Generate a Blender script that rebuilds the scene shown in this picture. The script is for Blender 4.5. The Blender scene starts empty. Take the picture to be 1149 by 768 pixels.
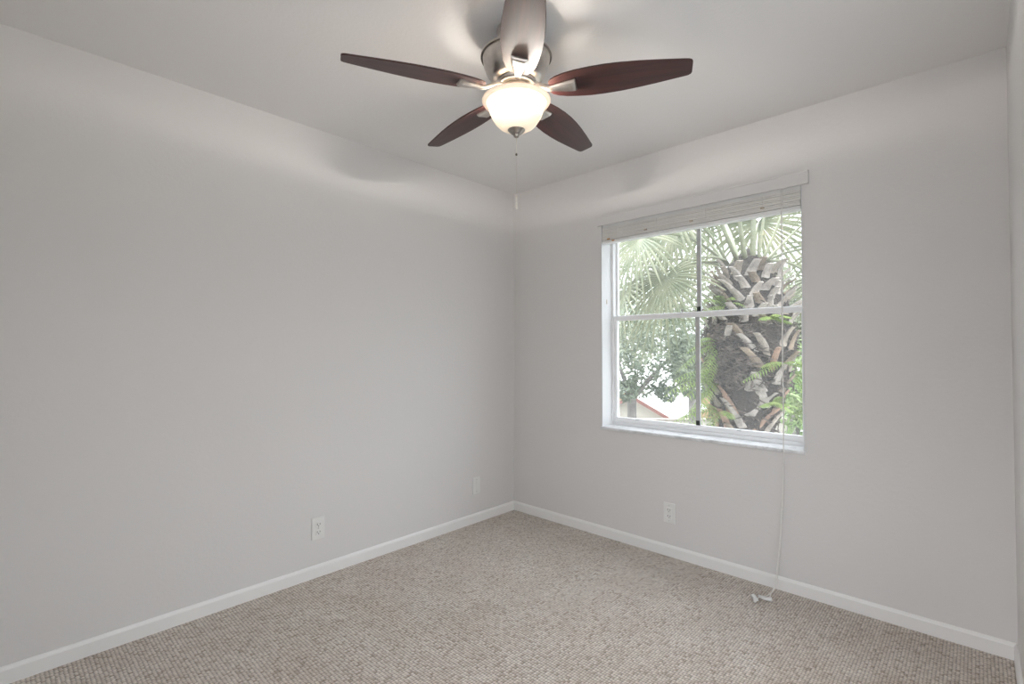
import bpy, math, random
from mathutils import Vector, Matrix
random.seed(7)
S = bpy.context.scene
COL = S.collection
PI = math.pi
R = math.radians

# ------------------------------------------------------------------ camera
cam_d = bpy.data.cameras.new('camera')
cam = bpy.data.objects.new('camera', cam_d)
COL.objects.link(cam)
S.camera = cam
F_PX = 553.0
cam_d.sensor_width = 36.0
cam_d.sensor_fit = 'HORIZONTAL'
cam_d.lens = F_PX / 1149.0 * 36.0
cam_d.clip_start = 0.02
cam_d.clip_end = 500
YAW, PITCH, ROLL = 0.757164, 0.017963, -0.001746
cam.location = (2.6169, -2.7883, 1.2213)
cam.rotation_euler = (Matrix.Rotation(YAW, 4, 'Z') @ Matrix.Rotation(PI / 2 + PITCH, 4, 'X')
                      @ Matrix.Rotation(ROLL, 4, 'Z')).to_euler()

# ------------------------------------------------------------------ colour management, world, lights
S.view_settings.view_transform = 'Standard'
S.view_settings.look = 'None'
S.view_settings.gamma = 1.0
S.view_settings.use_curve_mapping = False
S.view_settings.exposure = 0.30
S.cycles.use_denoising = True
S.cycles.max_bounces = 10
S.cycles.diffuse_bounces = 6
S.cycles.transparent_max_bounces = 24
S.cycles.sample_clamp_indirect = 6.0
S.cycles.caustics_reflective = False
S.cycles.caustics_refractive = False

SKY_STRENGTH = 4.7
SUN_ENERGY = 3.0
BULB_POWER = 21.0          # watts, each of the two bulbs in the fan bowl
BOWL_GLOW = 0.12
FILL_POWER = 45.0  # added fill lamp behind the viewer

W = bpy.data.worlds.new('overcast_sky')
S.world = W
W.use_nodes = True
nt = W.node_tree
nt.nodes.clear()
wo = nt.nodes.new('ShaderNodeOutputWorld')
bg = nt.nodes.new('ShaderNodeBackground')
tc = nt.nodes.new('ShaderNodeTexCoord')
sx = nt.nodes.new('ShaderNodeSeparateXYZ')
rp = nt.nodes.new('ShaderNodeValToRGB')
rp.color_ramp.elements[0].position = 0.0
rp.color_ramp.elements[0].color = (0.375, 0.39, 0.41, 1)
rp.color_ramp.elements[1].position = 0.9
rp.color_ramp.elements[1].color = (1.42, 1.49, 1.62, 1)
nt.links.new(tc.outputs['Generated'], sx.inputs[0])
nt.links.new(sx.outputs['Z'], rp.inputs[0])
nt.links.new(rp.outputs[0], bg.inputs[0])
bg.inputs[1].default_value = SKY_STRENGTH
nt.links.new(bg.outputs[0], wo.inputs[0])

sun_d = bpy.data.lights.new('sun', 'SUN')
sun_d.energy = SUN_ENERGY
sun_d.angle = R(12)
sun_d.color = (1.0, 0.97, 0.92)
sun = bpy.data.objects.new('sun', sun_d)
COL.objects.link(sun)
sun.location = (-6, 6, 14)
sun.rotation_euler = Vector((0.55, -0.02, -0.83)).to_track_quat('-Z', 'Y').to_euler()

# ------------------------------------------------------------------ materials
def lin(c):
    return tuple(((x / 255) / 12.92 if x / 255 <= .04045 else ((x / 255 + .055) / 1.055) ** 2.4) for x in c) + (1,)

def newmat(name):
    m = bpy.data.materials.new(name)
    m.use_nodes = True
    return m, m.node_tree, m.node_tree.nodes['Principled BSDF']

def mat(name, col, rough=.5, metal=0, spec=.5, noise=None, bump=None, **kw):
    """col linear; noise = (scale, amount); bump = (scale, strength, distance)"""
    m, t, b = newmat(name)
    N, L = t.nodes, t.links
    b.inputs['Base Color'].default_value = col
    b.inputs['Roughness'].default_value = rough
    b.inputs['Metallic'].default_value = metal
    b.inputs['Specular IOR Level'].default_value = spec
    for k, v in kw.items():
        b.inputs[k].default_value = v
    co = N.new('ShaderNodeTexCoord')
    if noise:
        n = N.new('ShaderNodeTexNoise')
        n.inputs['Scale'].default_value = noise[0]
        n.inputs['Detail'].default_value = 6
        L.new(co.outputs['Object'], n.inputs['Vector'])
        r = N.new('ShaderNodeValToRGB')
        a = noise[1]
        r.color_ramp.elements[0].position = .3
        r.color_ramp.elements[1].position = .7
        r.color_ramp.elements[0].color = tuple(max(0, c * (1 - a)) for c in col[:3]) + (1,)
        r.color_ramp.elements[1].color = tuple(min(1, c * (1 + a)) for c in col[:3]) + (1,)
        L.new(n.outputs['Fac'], r.inputs[0])
        L.new(r.outputs[0], b.inputs['Base Color'])
    if bump:
        n2 = N.new('ShaderNodeTexNoise')
        n2.inputs['Scale'].default_value = bump[0]
        n2.inputs['Detail'].default_value = 3
        L.new(co.outputs['Object'], n2.inputs['Vector'])
        bp = N.new('ShaderNodeBump')
        bp.inputs['Strength'].default_value = bump[1]
        bp.inputs['Distance'].default_value = bump[2]
        L.new(n2.outputs['Fac'], bp.inputs['Height'])
        L.new(bp.outputs[0], b.inputs['Normal'])
    return m

M = {}
M['wall'] = mat('wall_paint', (.715, .70, .69, 1), .75, spec=.25, bump=(55, .22, .004))
M['ceil'] = mat('ceiling_paint', (.79, .778, .77, 1), .8, spec=.2, bump=(70, .22, .004))
M['trim'] = mat('white_trim_paint', (.84, .835, .82, 1), .38, bump=(30, .04, .002))
M['frame'] = mat('white_aluminium', (.88, .88, .885, 1), .38, noise=(9, .02))
M['liner'] = mat('white_gloss_paint', (.74, .745, .75, 1), .35, noise=(9, .02))
M['muntin'] = mat('grey_muntin_metal', (.48, .48, .475, 1), .45, noise=(20, .06))
M['clip'] = mat('dark_clip_plastic', (.025, .03, .025, 1), .5, noise=(60, .3))
M['plastic'] = mat('white_plastic', (.78, .775, .76, 1), .32, noise=(15, .02))
M['slot'] = mat('outlet_slot_dark', (.03, .03, .03, 1), .6, noise=(50, .2))
M['slat'] = mat('slat_white_vinyl', (.80, .785, .755, 1), .4, noise=(6, .04))
M['slat2'] = mat('rail_white_vinyl', (.80, .80, .79, 1), .4, noise=(6, .03))
M['plug'] = mat('tan_plug_plastic', (.50, .27, .10, 1), .5, noise=(40, .2))
M['plug2'] = mat('cream_plug_plastic', (.55, .46, .36, 1), .5, noise=(40, .2))
M['cord'] = mat('white_cord', (.80, .79, .76, 1), .7, noise=(300, .1))
M['nickel'] = mat('brushed_nickel', (.62, .58, .54, 1), .30, 1.0, noise=(40, .10), Anisotropic=.5)
M['nickelmid'] = mat('aged_nickel', (.36, .33, .30, 1), .32, 1.0, noise=(60, .15))
M['nickeldark'] = mat('dark_nickel', (.20, .18, .16, 1), .35, 1.0, noise=(40, .1))
M['chain'] = mat('pull_chain_metal', (.75, .72, .66, 1), .35, .7, noise=(200, .1))

def wood():
    m, t, b = newmat('cherry_wood_veneer')
    N, L = t.nodes, t.links
    co = N.new('ShaderNodeTexCoord')
    mp = N.new('ShaderNodeMapping')
    mp.inputs['Scale'].default_value = (3.0, 42, 42)
    n = N.new('ShaderNodeTexNoise')
    n.inputs['Scale'].default_value = 1.0
    n.inputs['Detail'].default_value = 7
    n.inputs['Distortion'].default_value = .6
    r = N.new('ShaderNodeValToRGB')
    r.color_ramp.elements[0].position = .3
    r.color_ramp.elements[1].position = .72
    r.color_ramp.elements[0].color = (.024, .0070, .0062, 1)
    r.color_ramp.elements[1].color = (.060, .0165, .013, 1)
    L.new(co.outputs['Object'], mp.inputs[0])
    L.new(mp.outputs[0], n.inputs['Vector'])
    L.new(n.outputs['Fac'], r.inputs[0])
    L.new(r.outputs[0], b.inputs['Base Color'])
    b.inputs['Roughness'].default_value = .42
    b.inputs['Specular IOR Level'].default_value = .45
    b.inputs['Coat Weight'].default_value = .12
    b.inputs['Coat Roughness'].default_value = .35
    return m
M['wood'] = wood()

def bowl_glass():
    m, t, b = newmat('frosted_lamp_glass')
    N, L = t.nodes, t.links
    co = N.new('ShaderNodeTexCoord')
    n = N.new('ShaderNodeTexNoise')
    n.inputs['Scale'].default_value = 12
    r = N.new('ShaderNodeValToRGB')
    r.color_ramp.elements[0].color = (1, .80, .54, 1)
    r.color_ramp.elements[1].color = (1, .86, .64, 1)
    L.new(co.outputs['Object'], n.inputs['Vector'])
    L.new(n.outputs['Fac'], r.inputs[0])
    L.new(r.outputs[0], b.inputs['Emission Color'])
    b.inputs['Base Color'].default_value = (.85, .76, .66, 1)
    b.inputs['Emission Strength'].default_value = BOWL_GLOW
    b.inputs['Roughness'].default_value = .35
    tl = N.new('ShaderNodeBsdfTranslucent')
    tl.inputs[0].default_value = (.95, .84, .66, 1)
    mx = N.new('ShaderNodeMixShader')
    mx.inputs[0].default_value = .05
    L.new(b.outputs[0], mx.inputs[1])
    L.new(tl.outputs[0], mx.inputs[2])
    L.new(mx.outputs[0], N['Material Output'].inputs[0])
    return m
M['bowl'] = bowl_glass()

def rim_glass():
    return mat('frosted_rim_glass', (.86, .74, .64, 1), .35, noise=(30, .03), **{'Emission Color': (1, .72, .50, 1), 'Emission Strength': .45})
M['rim'] = rim_glass()

def bulb_mat():
    m, t, b = newmat('bulb_glow')
    b.inputs['Base Color'].default_value = (1, .9, .8, 1)
    b.inputs['Emission Color'].default_value = (1, .84, .62, 1)
    b.inputs['Emission Strength'].default_value = 20
    return m
M['bulb'] = bulb_mat()

def glass():
    m, t, b = newmat('veiled_window_glass')
    N, L = t.nodes, t.links
    out = N['Material Output']
    N.remove(b)
    tr = N.new('ShaderNodeBsdfTransparent')
    tr.inputs[0].default_value = (.97, .985, .98, 1)
    veil = N.new('ShaderNodeBsdfTranslucent')  # pale veil stands in for the washed-out glare over the view
    co = N.new('ShaderNodeTexCoord')
    n = N.new('ShaderNodeTexNoise')
    n.inputs['Scale'].default_value = 4
    r = N.new('ShaderNodeMapRange')
    r.inputs['To Min'].default_value = .022
    r.inputs['To Max'].default_value = .035
    veil.inputs[0].default_value = (.95, .97, .97, 1)
    L.new(co.outputs['Object'], n.inputs['Vector'])
    L.new(n.outputs['Fac'], r.inputs['Value'])
    mx = N.new('ShaderNodeMixShader')
    L.new(r.outputs[0], mx.inputs[0])
    L.new(tr.outputs[0], mx.inputs[1])
    L.new(veil.outputs[0], mx.inputs[2])
    gl = N.new('ShaderNodeBsdfGlossy')
    gl.inputs['Roughness'].default_value = .0
    fr = N.new('ShaderNodeFresnel')
    # same reflectance on both faces of the pane
    ge = N.new('ShaderNodeNewGeometry')
    io = N.new('ShaderNodeMapRange')
    io.inputs['To Min'].default_value = 1.6
    io.inputs['To Max'].default_value = 1 / 1.6
    L.new(ge.outputs['Backfacing'], io.inputs['Value'])
    L.new(io.outputs[0], fr.inputs[0])
    mx2 = N.new('ShaderNodeMixShader')
    L.new(fr.outputs[0], mx2.inputs[0])
    L.new(mx.outputs[0], mx2.inputs[1])
    L.new(gl.outputs[0], mx2.inputs[2])
    L.new(mx2.outputs[0], out.inputs[0])
    return m
M['glass'] = glass()

def carpet():
    m, t, b = newmat('loop_pile_carpet')
    N, L = t.nodes, t.links
    co = N.new('ShaderNodeTexCoord')
    mp = N.new('ShaderNodeMapping')
    mp.inputs['Scale'].default_value = (92, 78, 80)
    L.new(co.outputs['Object'], mp.inputs[0])
    # slight wobble of the rows
    v = N.new('ShaderNodeTexVoronoi')
    v.voronoi_dimensions = '2D'
    v.inputs['Scale'].default_value = 1.0
    v.inputs['Randomness'].default_value = .22
    L.new(mp.outputs[0], v.inputs['Vector'])
    wn = N.new('ShaderNodeSeparateColor')
    L.new(v.outputs['Color'], wn.inputs[0])
    r = N.new('ShaderNodeValToRGB')
    cr = r.color_ramp
    cr.elements[0].position = 0
    cr.elements[0].color = (.44, .36, .285, 1)
    cr.elements[1].position = 1
    cr.elements[1].color = (.80, .73, .655, 1)
    e = cr.elements.new(.16); e.color = (.62, .54, .465, 1)
    e = cr.elements.new(.6); e.color = (.70, .625, .55, 1)
    L.new(wn.outputs[0], r.inputs[0])
    big = N.new('ShaderNodeTexNoise')
    big.inputs['Scale'].default_value = 5
    big.inputs['Detail'].default_value = 4
    L.new(co.outputs['Object'], big.inputs['Vector'])
    br = N.new('ShaderNodeValToRGB')
    br.color_ramp.elements[0].position = .3
    br.color_ramp.elements[1].position = .7
    br.color_ramp.elements[0].color = (.88, .85, .82, 1)
    br.color_ramp.elements[1].color = (1, 1, 1, 1)
    L.new(big.outputs['Fac'], br.inputs[0])
    mu = N.new('ShaderNodeMix')
    mu.data_type = 'RGBA'
    mu.blend_type = 'MULTIPLY'
    mu.inputs[0].default_value = 1
    L.new(r.outputs[0], mu.inputs[6])
    L.new(br.outputs[0], mu.inputs[7])
    # painted shade and darker backing yarn in the gaps between the loops
    gap = N.new('ShaderNodeMapRange')
    gap.inputs['From Min'].default_value = .30
    gap.inputs['From Max'].default_value = .62
    gap.inputs['To Min'].default_value = 1.0
    gap.inputs['To Max'].default_value = .42
    L.new(v.outputs['Distance'], gap.inputs['Value'])
    mg = N.new('ShaderNodeMix')
    mg.data_type = 'RGBA'
    mg.blend_type = 'MULTIPLY'
    mg.inputs[0].default_value = 1
    L.new(mu.outputs[2], mg.inputs[6])
    L.new(gap.outputs[0], mg.inputs[7])
    L.new(mg.outputs[2], b.inputs['Base Color'])
    inv = N.new('ShaderNodeMath')
    inv.operation = 'SUBTRACT'
    inv.inputs[0].default_value = 1
    L.new(v.outputs['Distance'], inv.inputs[1])
    bp = N.new('ShaderNodeBump')
    bp.inputs['Strength'].default_value = .75
    bp.inputs['Distance'].default_value = .008
    L.new(inv.outputs[0], bp.inputs['Height'])
    L.new(bp.outputs[0], b.inputs['Normal'])
    b.inputs['Roughness'].default_value = .9
    b.inputs['Specular IOR Level'].default_value = .15
    b.inputs['Sheen Weight'].default_value = .35
    b.inputs['Sheen Roughness'].default_value = .5
    return m
M['carpet'] = carpet()

def marble():
    m, t, b = newmat('white_marble_sill')
    N, L = t.nodes, t.links
    co = N.new('ShaderNodeTexCoord')
    n = N.new('ShaderNodeTexNoise')
    n.inputs['Scale'].default_value = 14
    n.inputs['Detail'].default_value = 8
    n.inputs['Distortion'].default_value = 1.5
    r = N.new('ShaderNodeValToRGB')
    r.color_ramp.elements[0].position = .33
    r.color_ramp.elements[0].color = (.58, .58, .59, 1)
    r.color_ramp.elements[1].position = .55
    r.color_ramp.elements[1].color = (.78, .785, .80, 1)
    L.new(co.outputs['Object'], n.inputs['Vector'])
    L.new(n.outputs['Fac'], r.inputs[0])
    L.new(r.outputs[0], b.inputs['Base Color'])
    b.inputs['Roughness'].default_value = .3
    return m
M['marble'] = marble()

def leafmat(name, c0, c1, scale=3.0, rough=.5, trans=.25):
    m, t, b = newmat(name)
    N, L = t.nodes, t.links
    out = N['Material Output']
    co = N.new('ShaderNodeTexCoord')
    n = N.new('ShaderNodeTexNoise')
    n.inputs['Scale'].default_value = scale
    n.inputs['Detail'].default_value = 3
    r = N.new('ShaderNodeValToRGB')
    r.color_ramp.elements[0].position = .35
    r.color_ramp.elements[1].position = .65
    r.color_ramp.elements[0].color = c0 + (1,)
    r.color_ramp.elements[1].color = c1 + (1,)
    L.new(co.outputs['Object'], n.inputs['Vector'])
    L.new(n.outputs['Fac'], r.inputs[0])
    L.new(r.outputs[0], b.inputs['Base Color'])
    b.inputs['Roughness'].default_value = rough
    tl = N.new('ShaderNodeBsdfTranslucent')
    L.new(r.outputs[0], tl.inputs[0])
    mx = N.new('ShaderNodeMixShader')
    mx.inputs[0].default_value = trans
    L.new(b.outputs[0], mx.inputs[1])
    L.new(tl.outputs[0], mx.inputs[2])
    L.new(mx.outputs[0], out.inputs[0])
    return m
M['palm'] = leafmat('palm_leaf', (.125, .150, .075), (.245, .25, .150), 6)
M['petiole'] = mat('palm_petiole', (.215, .225, .14, 1), .45, noise=(5, .2))
M['fern'] = leafmat('fern_leaf', (.15, .235, .045), (.26, .33, .09), 8)
M['oakleaf'] = leafmat('oak_leaf', (.095, .125, .08), (.20, .225, .15), 2)
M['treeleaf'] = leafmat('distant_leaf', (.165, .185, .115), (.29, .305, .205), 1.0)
M['limeleaf'] = leafmat('lime_leaf', (.15, .25, .07), (.27, .33, .15), 2.5)
M['bark'] = mat('oak_bark', (.13, .118, .105, 1), .9, noise=(8, .3), bump=(20, .6, .03))
M['trunk'] = mat('palm_trunk_fibre', (.038, .028, .022, 1), .95, noise=(14, .6), bump=(40, .9, .03))
M['boot'] = mat('palm_boot', (.215, .165, .12, 1), .85, noise=(9, .45), bump=(35, .5, .01))
M['boot2'] = mat('palm_boot_grey', (.27, .23, .19, 1), .85, noise=(9, .4), bump=(35, .5, .01))
M['boot3'] = mat('palm_boot_rust', (.27, .17, .12, 1), .85, noise=(9, .35), bump=(35, .5, .01))
M['boot4'] = mat('palm_boot_pale', (.34, .30, .265, 1), .85, noise=(12, .4), bump=(35, .5, .01))
M['fibre'] = mat('palm_dead_fibre', (.105, .082, .07, 1), .95, noise=(16, .8))
M['grass'] = mat('pale_paving', (.24, .24, .225, 1), .95, noise=(1.2, .15))
M['stucco'] = mat('cream_stucco', (.36, .33, .28, 1), .9, noise=(3, .06), bump=(20, .2, .02))
M['stucco2'] = mat('tan_stucco', (.36, .24, .14, 1), .9, noise=(3, .08), bump=(20, .2, .02))
M['roof'] = mat('white_roof', (.80, .79, .78, 1), .8, noise=(5, .05), bump=(8, .3, .02))
M['fascia'] = mat('red_brown_fascia', (.20, .075, .06, 1), .7, noise=(5, .15))
M['winglass'] = mat('dark_window_pane', (.06, .08, .11, 1), .15, noise=(2, .2))

# ------------------------------------------------------------------ mesh helpers
class MB:
    def __init__(s):
        s.v, s.f, s.sm = [], [], []
    def add(s, vs, fs, smooth=False, T=None):
        o = len(s.v)
        for v in vs:
            v = Vector(v)
            s.v.append(tuple(T @ v) if T is not None else tuple(v))
        for f in fs:
            s.f.append(tuple(o + i for i in f))
            s.sm.append(smooth)
        return s
    def box(s, a, b, bev=0.0, T=None):
        (x0, y0, z0), (x1, y1, z1) = a, b
        if bev <= 0:
            return s.add([(x0, y0, z0), (x1, y0, z0), (x1, y1, z0), (x0, y1, z0), (x0, y0, z1), (x1, y0, z1), (x1, y1, z1), (x0, y1, z1)],
                         [(3, 2, 1, 0), (4, 5, 6, 7), (0, 1, 5, 4), (1, 2, 6, 5), (2, 3, 7, 6), (3, 0, 4, 7)], T=T)
        import bmesh
        bm = bmesh.new()
        bmesh.ops.create_cube(bm, size=1)
        for v in bm.verts:
            v.co = Vector(((v.co.x + .5) * (x1 - x0) + x0, (v.co.y + .5) * (y1 - y0) + y0, (v.co.z + .5) * (z1 - z0) + z0))
        bmesh.ops.bevel(bm, geom=bm.edges[:], offset=bev, segments=2, profile=.5, affect='EDGES')
        bm.verts.index_update()
        s.add([v.co.copy() for v in bm.verts], [[v.index for v in f.verts] for f in bm.faces], T=T)
        bm.free()
        return s
    def lathe(s, prof, n=48, T=None, smooth=True):
        """prof: list of (r, z); r==0 at an end closes to a point"""
        vs, fs = [], []
        rows = []
        for r, z in prof:
            if r < 1e-6:
                rows.append([len(vs)] * n)
                vs.append((0, 0, z))
            else:
                rows.append(list(range(len(vs), len(vs) + n)))
                vs += [(r * math.cos(2 * PI * i / n), r * math.sin(2 * PI * i / n), z) for i in range(n)]
        for a, b in zip(rows, rows[1:]):
            for i in range(n):
                j = (i + 1) % n
                q = [a[i], a[j], b[j], b[i]]
                u = []
                for k in q:
                    if k not in u:
                        u.append(k)
                if len(u) > 2:
                    fs.append(u)
        return s.add(vs, fs, smooth, T)
    def tube(s, pts, rad, n=8, smooth=True, flat=1.0):
        pts = [Vector(p) for p in pts]
        if not hasattr(rad, '__len__'):
            rad = [rad] * len(pts)
        vs, fs = [], []
        up = Vector((0, 0, 1))
        pu = None
        for i, p in enumerate(pts):
            d = (pts[min(i + 1, len(pts) - 1)] - pts[max(i - 1, 0)])
            d = d.normalized() if d.length > 1e-9 else Vector((0, 0, 1))
            if pu is None:
                u = d.cross(up)
                if u.length < 1e-3:
                    u = d.cross(Vector((1, 0, 0)))
            else:
                u = pu - d * pu.dot(d)
            u.normalize()
            pu = u
            w = u.cross(d)
            for k in range(n):
                a = 2 * PI * k / n
                vs.append(p + (u * math.cos(a) + w * (math.sin(a) * flat)) * rad[i])
        for i in range(len(pts) - 1):
            for k in range(n):
                k2 = (k + 1) % n
                fs.append((i * n + k, i * n + k2, (i + 1) * n + k2, (i + 1) * n + k))
        fs.append(tuple(range(n - 1, -1, -1)))
        fs.append(tuple((len(pts) - 1) * n + k for k in range(n)))
        return s.add(vs, fs, smooth)
    def build(s, name, m, parent=None, loc=None, bevel=0):
        me = bpy.data.meshes.new(name)
        me.from_pydata(s.v, [], s.f)
        me.materials.append(m)
        me.polygons.foreach_set('use_smooth', s.sm)
        import bmesh
        bm = bmesh.new()
        bm.from_mesh(me)
        bmesh.ops.recalc_face_normals(bm, faces=bm.faces[:])
        bm.to_mesh(me)
        bm.free()
        me.update()
        o = bpy.data.objects.new(name, me)
        COL.objects.link(o)
        if parent:
            o.parent = parent
        if loc:
            o.location = loc
        if bevel:
            bv = o.modifiers.new('bevel', 'BEVEL')
            bv.width = bevel
            bv.segments = 2
            bv.limit_method = 'ANGLE'
        return o

def tag(o, label=None, cat=None, group=None, kind=None):
    for k, v in (('label', label), ('category', cat), ('group', group), ('kind', kind)):
        if v:
            o[k] = v
    return o

def thing(name, label, cat, loc=(0, 0, 0), rz=0, group=None, kind=None):
    o = bpy.data.objects.new(name, None)
    o.empty_display_size = .1
    COL.objects.link(o)
    o.location = loc
    o.rotation_euler = (0, 0, rz)
    return tag(o, label, cat, group, kind)

# ------------------------------------------------------------------ the room shell
H, RW, RD = 2.44, 2.716, 2.95
WX0, WX1, WZ0, WZ1 = .80, 1.985, .705, 2.07       # window opening
JD = .20                                         # window wall thickness
tag(MB().box((-.15, -RD - 1.6, -.12), (RW + .15, JD, 0)).build('floor', M['carpet']),
    'beige and brown loop pile carpet covering the whole floor', 'floor', kind='structure')
tag(MB().box((-.15, -RD - 1.6, H), (RW + .15, JD, H + .12)).build('ceiling', M['ceil']),
    'light grey textured ceiling with the fan hanging from it', 'ceiling', kind='structure')
tag(MB().box((-.15, -RD - .1, 0), (0, JD, H)).build('wall_left', M['wall']),
    'long plain light grey wall with one outlet and one wall plate', 'wall', kind='structure')
# opening for the added window that brightens the left wall, out of view
QY0, QY1, QZ0, QZ1 = -2.35, -1.05, .72, 2.06
wr = MB()
wr.box((RW, -RD - 1.6, 0), (RW + .15, QY0, H)).box((RW, QY1, 0), (RW + .15, JD, H)).box((RW, QY0, 0), (RW + .15, QY1, QZ0)).box((RW, QY0, QZ1), (RW + .15, QY1, H))
tag(wr.build('wall_right', M['wall']),
    'narrow sliver of light grey wall at the edge of the view past the window', 'wall', kind='structure')
wb = MB()
wb.box((0, 0, 0), (WX0, JD, H)).box((WX1, 0, 0), (RW, JD, H)).box((WX0, 0, 0), (WX1, JD, WZ0)).box((WX0, 0, WZ1), (WX1, JD, H))
tag(wb.build('wall_back', M['wall']), 'light grey wall holding the window', 'wall', kind='structure')
# near wall with the wide doorway the camera stands in
DX0, DX1, DZ = 1.75, 2.66, 2.08
wn = MB()
wn.box((0, -RD - .1, 0), (DX0, -RD, H)).box((DX1, -RD - .1, 0), (RW, -RD, H)).box((DX0, -RD - .1, DZ), (DX1, -RD, H))
tag(wn.build('wall_near', M['wall']), 'light grey wall with the doorway, behind the viewer', 'wall', kind='structure')

def baseboard(name, a, b, nrm, label):
    """profile extruded from a to b along the wall; nrm points into the room"""
    h, t = .066, .012
    prof = [(0, 0), (t, 0), (t, h - .013), (t * .72, h - .006), (t * .35, h), (0, h)]
    vs, fs = [], []
    a, b, nrm = Vector(a), Vector(b), Vector(nrm)
    for e in (a, b):
        for (o, z) in prof:
            vs.append(e + nrm * o + Vector((0, 0, z)))
    n = len(prof)
    for i in range(n):
        j = (i + 1) % n
        fs.append((i, j, n + j, n + i))
    fs.append(tuple(range(n)))
    fs.append(tuple(range(2 * n - 1, n - 1, -1)))
    return tag(MB().add(vs, fs).build(name, M['trim']), label, 'baseboard', kind='structure')
baseboard('baseboard_left', (0, -RD, 0), (0, 0, 0), (1, 0, 0), 'white baseboard along the long wall without a window')
baseboard('baseboard_back', (0, 0, 0), (RW, 0, 0), (0, -1, 0), 'white baseboard under the window')
baseboard('baseboard_right', (RW, -RD, 0), (RW, 0, 0), (-1, 0, 0), 'short piece of white baseboard at the corner past the window')

# marble sill
sill = MB().box((WX0 - .004, -.014, WZ0 - .002), (WX1 + .004, .15, WZ0 + .016), .004)
tag(sill.build('trim_1', M['marble']), 'white marble window sill with grey mottled front edge', 'window sill', kind='structure')

# ------------------------------------------------------------------ window
FY = .118                                        # inner face of the frame
ZS = WZ0 + .016
win = thing('window_1', 'white framed single hung window with grey muntins', 'window', (0, 0, 0), kind='structure')
ZR = 1.437                                       # meeting rail centre
fr = MB()
fw = .020
fr.box((WX0, FY, ZS), (WX0 + fw, JD - .01, WZ1)).box((WX1 - fw, FY, ZS), (WX1, JD - .01, WZ1))
fr.box((WX0 + fw, FY + .001, WZ1 - .04), (WX1 - fw, JD - .011, WZ1)).box((WX0 + fw, FY + .001, ZS), (WX1 - fw, JD - .011, ZS + .022))
fr.build('window_frame', M['frame'], win, bevel=.0015)
# lower sash (inside), upper sash (outside)
GX0, GX1 = WX0 + fw, WX1 - fw
ls = MB()
sw = .018
ls.box((GX0, FY + .010, ZS + .022), (GX0 + sw, FY + .034, ZR + .014)).box((GX1 - sw, FY + .010, ZS + .022), (GX1, FY + .034, ZR + .014))
ls.box((GX0 + .0005, FY + .008, ZS + .0225), (GX1 - .0005, FY + .033, ZS + .052)).box((GX0 + .0005, FY + .004, ZR - .014), (GX1 - .0005, FY + .033, ZR + .016))
ls.build('lower_sash', M['frame'], win, bevel=.002)
us = MB()
us.box((GX0, FY + .036, ZR - .012), (GX0 + .012, FY + .060, WZ1 - .04)).box((GX1 - .012, FY + .036, ZR - .012), (GX1, FY + .060, WZ1 - .04))
us.box((GX0, FY + .036, WZ1 - .06), (GX1, FY + .060, WZ1 - .04)).box((GX0, FY + .036, ZR - .012), (GX1, FY + .060, ZR + .022))
us.build('upper_sash', M['frame'], win, bevel=.002)
MX = 1.392
for z0, z1, yy in ((ZS + .05, ZR - .012, FY + .013), (ZR + .020, WZ1 - .055, FY + .040)):
    m_ = MB().box((MX - .013, yy, z0), (MX + .013, yy + .014, z1)).build('muntin', M['muntin'], win, bevel=.002)
    MB().box((MX - .012, yy - .003, z0), (MX + .012, yy, z0 + .030), .001).build('muntin_clip', M['clip'], m_)
for x0, x1 in ((GX0 + .010, MX), (MX, GX1 - .010)):
    MB().box((x0, FY + .021, ZS + .045), (x1, FY + .024, ZR - .008)).build('pane', M['glass'], win)
    MB().box((x0, FY + .049, ZR + .015), (x1, FY + .052, WZ1 - .05)).build('pane', M['glass'], win)
for x in (.98, 1.62):
    MB().box((x, FY + .002, ZS + .045), (x + .02, FY + .012, ZS + .051), .001).build('sash_latch', M['muntin'], win)
ln = MB()
ln.box((WX0 - .001, .0, ZS), (WX0 + .004, FY, WZ1 - .005)).box((WX1 - .004, .0, ZS), (WX1 + .001, FY, WZ1 - .005))
ln.build('jamb_liner', M['liner'], win)
MB().box((WX0, .055, 1.535), (WX0 + .006, .064, 1.565), .001).build('jamb_stop', M['plug2'], win)

# added window beside the viewer, unseen, brings daylight to the left wall
w2 = thing('added_side_window', 'white frame of an added unseen window beside the viewer, letting in fill daylight', 'window', (RW, 0, 0), kind='structure')
f2 = MB()
f2.box((.08, QY0, QZ0), (.13, QY0 + .04, QZ1)).box((.08, QY1 - .04, QZ0), (.13, QY1, QZ1)).box((.081, QY0 + .04, QZ0), (.129, QY1 - .04, QZ0 + .05)).box((.081, QY0 + .04, QZ1 - .04), (.129, QY1 - .04, QZ1))
f2.box((.085, QY0 + .04, 1.42), (.125, QY1 - .04, 1.45))
f2.build('window_frame', M['frame'], w2, bevel=.002)
MB().box((.10, QY0 + .03, QZ0 + .04), (.104, QY1 - .03, QZ1 - .03)).build('pane', M['glass'], w2)

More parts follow.
